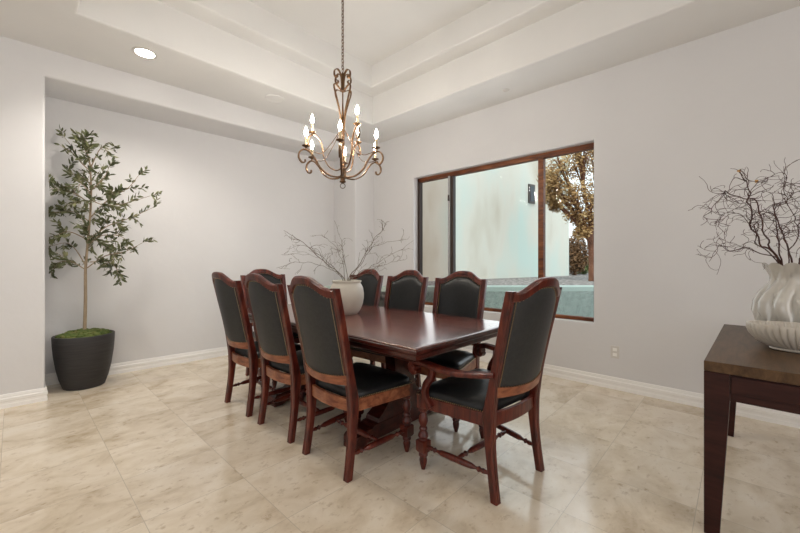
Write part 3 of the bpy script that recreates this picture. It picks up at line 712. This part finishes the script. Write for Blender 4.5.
def leaf(p, d, s_):
    d = d.normalized(); u = d.orthogonal(); u = Matrix.Rotation(rnd.uniform(0, 2 * PI), 3, d) @ u; n_ = d.cross(u)
    w_ = s_ * .12
    m0, m1_, tip = p + d * s_ * .30 + n_ * s_ * .03, p + d * s_ * .68 + n_ * s_ * .03, p + d * s_
    ps = [p, m0 + u * w_, m1_ + u * w_ * .9, tip, m1_ - u * w_ * .9, m0 - u * w_]
    ps = [clampt(q) for q in ps]
    vs = [bl.verts.new(q) for q in ps]; a_, b_ = bl.verts.new(clampt(m0 - n_ * s_ * .03)), bl.verts.new(clampt(m1_ - n_ * s_ * .03))
    bl.faces.new((vs[0], vs[1], a_)); bl.faces.new((vs[0], a_, vs[5])); bl.faces.new((vs[1], vs[2], b_, a_)); bl.faces.new((a_, b_, vs[4], vs[5])); bl.faces.new((vs[2], vs[3], b_)); bl.faces.new((b_, vs[3], vs[4]))
def sprig(p, d, l_, n_=9, up=.1):
    q = [clampt(x) for x in twig_path(p, d, l_, .16, 6, rnd, -up * .5)]
    tube(bt, q, [.0016] * 7, 4)
    for k in range(n_):
        f_ = .12 + .88 * k / (n_ - 1); i = min(int(f_ * 6), 5); b_ = q[i].lerp(q[i + 1], f_ * 6 - i); dd = (q[i + 1] - q[i]).normalized()
        for s_ in (-1, 1):
            v_ = Vector((rnd.uniform(-1, 1), rnd.uniform(-1, 1), rnd.uniform(-1, .8))).normalized()
            leaf(b_, dd * .75 + (v_ - dd * v_.dot(dd)) * .9, rnd.uniform(.040, .076))
BR = [([(86, 270), (72, 262), (60, 262), (54, 268)], 10, -.05), ([(87, 268), (76, 250), (66, 243), (52, 246)], 5, .05),
      ([(87, 268), (105, 256), (124, 252), (142, 243)], 9, -.08), ([(90, 262), (108, 262), (116, 268), (120, 274)], 7, -.02),
      ([(88, 240), (108, 226), (130, 218), (152, 208)], 13, -.06), ([(90, 218), (108, 200), (128, 188), (138, 176)], 11, .03),
      ([(91, 205), (76, 194), (60, 190), (50, 184)], 11, -.06), ([(90, 222), (74, 212), (58, 212), (47, 214)], 12, .02),
      ([(91, 172), (79, 160), (72, 147), (65, 138)], 6, 0), ([(90, 170), (96, 156), (102, 148), (112, 150)], 6, -.04),
      ([(91, 200), (104, 205), (122, 204), (150, 196)], 12, .0), ([(88, 240), (70, 232), (56, 236), (50, 246)], 8, -.06),
      ([(91, 190), (98, 184), (104, 178), (108, 170)], 7, -.05), ([(91, 185), (84, 178), (76, 176), (70, 170)], 8, .02),
      ([(88, 235), (96, 240), (104, 246), (110, 252)], 8, .05), ([(90, 160), (86, 152), (84, 146), (86, 138)], 8, 0),
      ([(91, 200), (88, 190), (80, 184), (78, 196)], 7, -.05), ([(89, 245), (100, 236), (120, 236), (132, 246)], 8, 0)]
for pts, ns, f_ in BR:
    P_ = crom([tp(x, y, f_ * min(i, 2) / 2) for i, (x, y) in enumerate(pts)], 6); P_ = [clampt(p) for p in P_]; n_ = len(P_)
    tube(bt, P_, [max(.0055 * (1 - .75 * i / n_), .0018) for i in range(n_)], 6)
    ns = max(3, int(ns * .82))
    for k in range(ns):
        i = int((n_ - 2) * (.15 + .7 * (k + rnd.random()) / ns)); i = min(i, n_ - 2); d_ = (P_[i + 1] - P_[i]).normalized()
        sprig(P_[i], d_ * .8 + Vector((rnd.uniform(-1, 1), rnd.uniform(-1, 1), rnd.uniform(-.9, .8))), rnd.uniform(.07, .17), rnd.randint(4, 8))
    sprig(P_[-1], P_[-1] - P_[-3], .09, 6)
for k in range(16):
    i = rnd.randrange(14, len(trunk) - 2); sprig(trunk[i], Vector((rnd.uniform(-1, 1), rnd.uniform(-1, 1), rnd.uniform(-.2, 1))), rnd.uniform(.06, .12), 5)
obj('trunk', bt, M['bark'], ot)
obj('foliage', bl, M['leaf'], ot, sm=False)

# ------------------------------------------------------------------ console table, vase, bowl
KX0, KX1, KY0, KY1, KZ = 2.09, 3.43, -.56, .10, .765
kt = thing('console_table', 'dark espresso wood console table with square tapered legs by the window wall', 'console table', ((KX0 + KX1) / 2, (KY0 + KY1) / 2, 0), math.radians(-1.5))
ax, ay = (KX1 - KX0) / 2, (KY1 - KY0) / 2
bm = nb(); box(bm, -ax, ax, -ay, ay, KZ - .045, KZ); obj('tabletop', bm, M['console_top'], kt, sm=False, bev=.003)
for sx_ in (-1, 1):
    for sy in (-1, 1):
        bm = nb(); rings = []
        for z, w_ in ((KZ - .0455, .085), (.60, .085), (0, .052)):
            xo, yo = sx_ * ax, sy * ay
            rings.append([(xo - sx_ * a_ * w_, yo - sy * b_ * w_, z) for a_, b_ in ((0, 0), (1, 0), (1, 1), (0, 1))])
        loft(bm, rings); obj('leg', bm, M['console'], kt, sm=False, bev=.002)
def apr(x0, x1, y0, y1):
    bm = nb(); box(bm, x0, x1, y0, y1, .605, KZ - .045); return bm
obj('apron', apr(-ax + .012, -ax + .032, -ay + .086, ay - .086), M['console'], kt, sm=False)
obj('apron', apr(ax - .032, ax - .012, -ay + .086, ay - .086), M['console'], kt, sm=False)
obj('apron', apr(-ax + .086, ax - .086, ay - .032, ay - .012), M['console'], kt, sm=False)
obj('apron', apr(-ax + .086, ax - .086, -ay + .012, -ay + .032), M['console'], kt, sm=False)
bm = nb(); box(bm, -ax + .004, -ax + .0118, -ay + .090, ay - .090, .640, KZ - .052); dr = obj('drawer_front', bm, M['console'], kt, sm=False, bev=.002)
VX, VY = 2.955, -.228
def flute(a_, z):
    t_ = z / .425; return 1 + .11 * (math.sin(PI * min(1, t_ * 1.05)) ** .5 * .75 + .35) * (abs(math.cos(5.5 * (a_ + .75 * math.sin(t_ * 3.2)))) ** .8 * 2 - 1.15)
bm = nb(); prof = [(0, 0), (.085, 0), (.098, .008), (.130, .045), (.155, .10), (.165, .16), (.160, .215), (.140, .265), (.115, .305), (.100, .335), (.100, .36), (.112, .39), (.130, .415), (.133, .424), (.127, .424), (.106, .39), (.092, .36), (.092, .335), (.107, .305), (.13, .265), (.15, .2), (.15, .1), (.08, .03), (0, .025)]
lathe(bm, prof, 176, (VX, VY, KZ), flute=flute)
for v in bm.verts:
    if v.co.z > KZ + .38: v.co.z += .010 * (v.co.z - KZ - .38) / .044 * (abs(math.cos(5.5 * math.atan2(v.co.y - VY, v.co.x - VX) - .55)) * 2 - 1)
tag(obj('fluted_vase', bm, M['vase'], angle=60), 'glossy ivory vase with swirling lobes holding dark red twigs, on the console table', 'vase')
# reeded oval bowl
bm = nb(); BXc, BYc = 2.625, -.215; rings = []; K = 352
for (fa, z) in ((0, 0), (.50, 0), (.56, .006), (.55, .014), (.62, .020), (.80, .042), (.93, .072), (.985, .100), (1.0, .122), (.99, .128), (.95, .127), (.90, .10), (.84, .075), (.70, .048), (.5, .034), (0, .030)):
    ring = []
    for k in range(K):
        a_ = 2 * PI * k / K; fl = 1 + (.034 * (2 * abs(math.sin(22 * a_)) ** .7 - 1.2) if .015 < z < .121 and fa > .6 else 0)
        ring.append((BXc + .118 * fa * fl * math.cos(a_), BYc + .192 * fa * fl * math.sin(a_), KZ + z))
    rings.append(ring)
loft(bm, rings)
tag(obj('reeded_bowl', bm, M['bowl'], angle=60), 'oval cream reeded bowl on the console table in front of the fluted vase', 'bowl')
G2 = 'dark red curly twigs in the fluted vase'
MV = Vector((VX, VY, 1.185)); kv = .0055
spec = [
    ([(-20, 24, 2), (-36, 56, 4), (-42, 84, 0), (-60, 92, -3)], 12, .0062, 'tall dark red twig leaning left with ochre buds at its curled tip', True),
    ([(-24, 26, -8), (-40, 54, -12), (-62, 66, -14), (-84, 70, -12), (-96, 50, -12)], 11, .0052, 'dark red twig arching farthest left with a drooping tip, in the fluted vase', False),
    ([(-20, 14, 6), (-44, 16, 10), (-64, 22, 12), (-78, 4, 12)], 10, .0036, 'lowest dark red twig, sagging left beside the fluted vase', False),
    ([(-16, 24, 8), (-30, 44, 12), (-46, 58, 16), (-68, 44, 16)], 11, .0036, 'dark red twig bending left below the tall budded one, in the fluted vase', False),
    ([(-10, 26, -6), (-22, 46, -8), (-30, 60, -10)], 12, .0050, 'short bushy dark red twig at the left of the fluted vase mouth', False),
    ([(-2, 26, 4), (-14, 56, 6), (-2, 68, 4), (16, 82, 2)], 9, .0054, 'dark red twig forking upright above the fluted vase mouth', False),
    ([(4, 28, -4), (8, 50, -6), (2, 66, -8), (10, 74, -10)], 9, .0036, 'looped dark red twig standing at the centre of the fluted vase', False),
    ([(10, 24, 2), (-6, 70, 4), (-12, 92, 4), (-34, 82, 4)], 7, .0034, 'tall dark red twig curling back left over the fluted vase with ochre tip', True),
    ([(14, 30, 2), (30, 62, 0), (44, 90, -4)], 9, .0054, 'dark red twig leaning right out of the fluted vase', False)]
for i, (nd, sd, r0, lb, tip) in enumerate(spec):
    a_ = i * 2.4; d0 = Vector((math.cos(a_), math.sin(a_), 0)) * .03
    base = Vector((VX, VY, KZ + .032)) - d0
    sh = -.075 if i < 5 else -.03 if i < 7 else 0
    nds = [MV + RT * (sh + nd[0][0] * kv * .1) + d0 * .25] + [off(MV, x * kv + sh * (1 - j / 3 if j < 3 else 0), u * kv, f_ * kv) for j, (x, u, f_) in enumerate(nd)]
    branch('curly_twig', M['twig_red'], base, nds, 90 + i, r0, sd + 8, .78, lb, 'twig', G2, (.07, .19), 1, M['twig_tip'] if tip else None)

# ------------------------------------------------------------------ outdoors
def pos(d_, x, z=0): return FW * d_ + RT * ((x - 400) / FOC * d_) + Vector((0, 0, z))
bm = nb(); box(bm, 4.15, 40, -12, 40, -.2, -.05); struct('ground', bm, M['gravel'], sm=False)
# retained gravel terrace behind a low garden wall
def slab(p, q, th, z0, z1):
    bm = nb(); p, q = Vector(p), Vector(q); n_ = (q - p).cross(UP).normalized() * th
    a_ = [(p.x, p.y), (q.x, q.y), (q.x - n_.x, q.y - n_.y), (p.x - n_.x, p.y - n_.y)]; prism(bm, a_, z0, z1); return bm
p0, p1 = pos(5.45, 400 + -80), pos(5.6, 400 + 330)
o = obj('garden_wall', slab(p0, p1, .2, -.06, .84), M['parapet'], sm=False, bev=.02); tag(o, 'low green grey stucco garden wall outside the window', 'garden wall')
q0, q1 = pos(40, 300), pos(40, 720)
bm = nb(); prism(bm, [(p1.x, p1.y), (q1.x, q1.y), (q0.x, q0.y), (p0.x, p0.y)], -.1, .76); struct('terrace', bm, M['gravel'], sm=False)
bd = thing('neighbouring_house', 'pale stucco house wall with one tiny window, seen through the window', 'house')
h0, h1 = pos(8.0, 395), pos(12.1, 569)
bm = slab(h0, h1, 5, .7, 7.5); obj('wall', bm, M['stucco'], bd, sm=False)
def onwall(x):   # point on the house face along an image column
    s_ = (x - 400) / FOC; r = FW + RT * s_; n_ = (h1 - h0).cross(UP); k = h0.dot(n_) / r.dot(n_); return r * k, k
pa, ka = onwall(528); pb, kb = onwall(534)
zt, zb = 1.2 + (262.5 - 184) / FOC * ka, 1.2 + (262.5 - 203) / FOC * ka
nn_ = -(h1 - h0).cross(UP).normalized(); nn_ = nn_ if nn_.dot(FW) < 0 else -nn_
bm = slab(pa + nn_ * .04, pb + nn_ * .04, .05, zb, zt); wf_ = obj('window_frame', bm, M['frame_dark'], bd, sm=False)
bm = slab(pa.lerp(pb, .2) + nn_ * .05, pb.lerp(pa, .2) + nn_ * .05, .02, zb + .06, zt - .06); obj('pane', bm, M['dark_glass'], wf_, sm=False)
def foliage_ball(bm, c_, rad, n_, s_, rnd, sq=(1, 1, 1)):
    for k in range(n_):
        v = Vector((rnd.gauss(0, 1), rnd.gauss(0, 1), rnd.gauss(0, 1))).normalized() * (rnd.random() ** .62)
        p = Vector(c_) + Vector((v.x * sq[0], v.y * sq[1], v.z * sq[2])) * rad
        u = Vector((rnd.gauss(0, 1), rnd.gauss(0, 1), rnd.gauss(0, 1))).normalized(); w_ = u.orthogonal().normalized()
        s1 = s_ * rnd.uniform(.6, 1.4)
        f_ = [bm.verts.new(p + u * s1), bm.verts.new(p + w_ * s1 * .4), bm.verts.new(p - u * s1), bm.verts.new(p - w_ * s1 * .4)]; bm.faces.new(f_)
def garden_tree(name, base, h_, tr, balls, m, label, cat, seed, n_, s_):
    rnd = random.Random(seed); t = thing(name, label, cat, base)
    bm = nb(); top = []
    pts = crom([(0, 0, 0), (.05, .03, h_ * .4), (-.04, .05, h_ * .7), (0, 0, h_)], 5); tube(bm, pts, [tr * (1 - .5 * i / len(pts)) for i in range(len(pts))], 10)
    for c_, r_ in balls:
        c_ = Vector(c_); q = crom([(0, 0, h_ * .55), c_ * .5 + Vector((0, 0, h_ * .35)), c_], 5); tube(bm, q, [tr * .42 * (1 - .7 * i / len(q)) for i in range(len(q))], 6)
        for j in range(5):
            e_ = c_ + Vector((rnd.uniform(-1, 1), rnd.uniform(-1, 1), rnd.uniform(-.6, 1))) * r_ * .8; q = crom([c_.lerp(Vector((0, 0, h_ * .7)), .4), c_.lerp(e_, .5) + Vector((.05, 0, 0)), e_], 4)
            tube(bm, q, [tr * .16] * len(q), 5)
    obj('trunk', bm, M['trunk'], t)
    bm = nb()
    for c_, r_ in balls: foliage_ball(bm, c_, r_, n_, s_, rnd)
    obj('foliage', bm, M[m], t, sm=False)
def bl_(x, y, d_, D0, x0): # offset of a crown from the trunk foot
    return tuple(pos(d_, x, 1.2 + (262.5 - y) / FOC * d_) - pos(D0, x0, .76))
D0 = 8.6
garden_tree('garden_tree', pos(D0, 593, .76), 1.5, .10, [(bl_(*p, D0, 593), r) for p, r in (((560, 168, 8.4), .42), ((549, 178, 8.4), .26), ((550, 196, 8.4), .22), ((582, 232, 8.5), .2), ((578, 160, 8.5), .45), ((598, 165, 8.6), .5), ((552, 188, 8.4), .30), ((570, 192, 8.4), .38), ((590, 196, 8.5), .42), ((575, 214, 8.5), .30), ((592, 218, 8.6), .32), ((610, 190, 8.6), .5), ((556, 205, 8.4), .18), ((575, 140, 8.5), .5), ((600, 140, 8.5), .5), ((620, 160, 8.5), .5))], 'leaf_gold', 'large golden brown tree in the garden, right of the neighbouring house', 'tree', 5, 600, .045)
rnd = random.Random(8)
bm = nb(); D1 = 12.6; foliage_ball(bm, (0, 0, .70), .70, 3200, .06, rnd, (.62, .62, 1)); t = thing('rounded_shrub', 'rounded brown shrub behind the garden tree trunk', 'shrub', pos(D1, 575, .76)); obj('foliage', bm, M['leaf_brown'], t, sm=False)
bm = nb(); tube(bm, [(0, 0, -.01), (0, 0, .5)], .05, 8); obj('stem', bm, M['trunk'], t)
bm = nb(); foliage_ball(bm, (0, 0, .36), .42, 2200, .05, rnd, (1, 1, .9)); t = thing('low_shrub', 'low yellow green shrub beside the rounded brown one', 'shrub', pos(13.6, 583, .76)); obj('foliage', bm, M['leaf_green'], t, sm=False)
bm = nb(); tube(bm, [(0, 0, -.01), (0, 0, .3)], .04, 8); obj('stem', bm, M['trunk'], t)
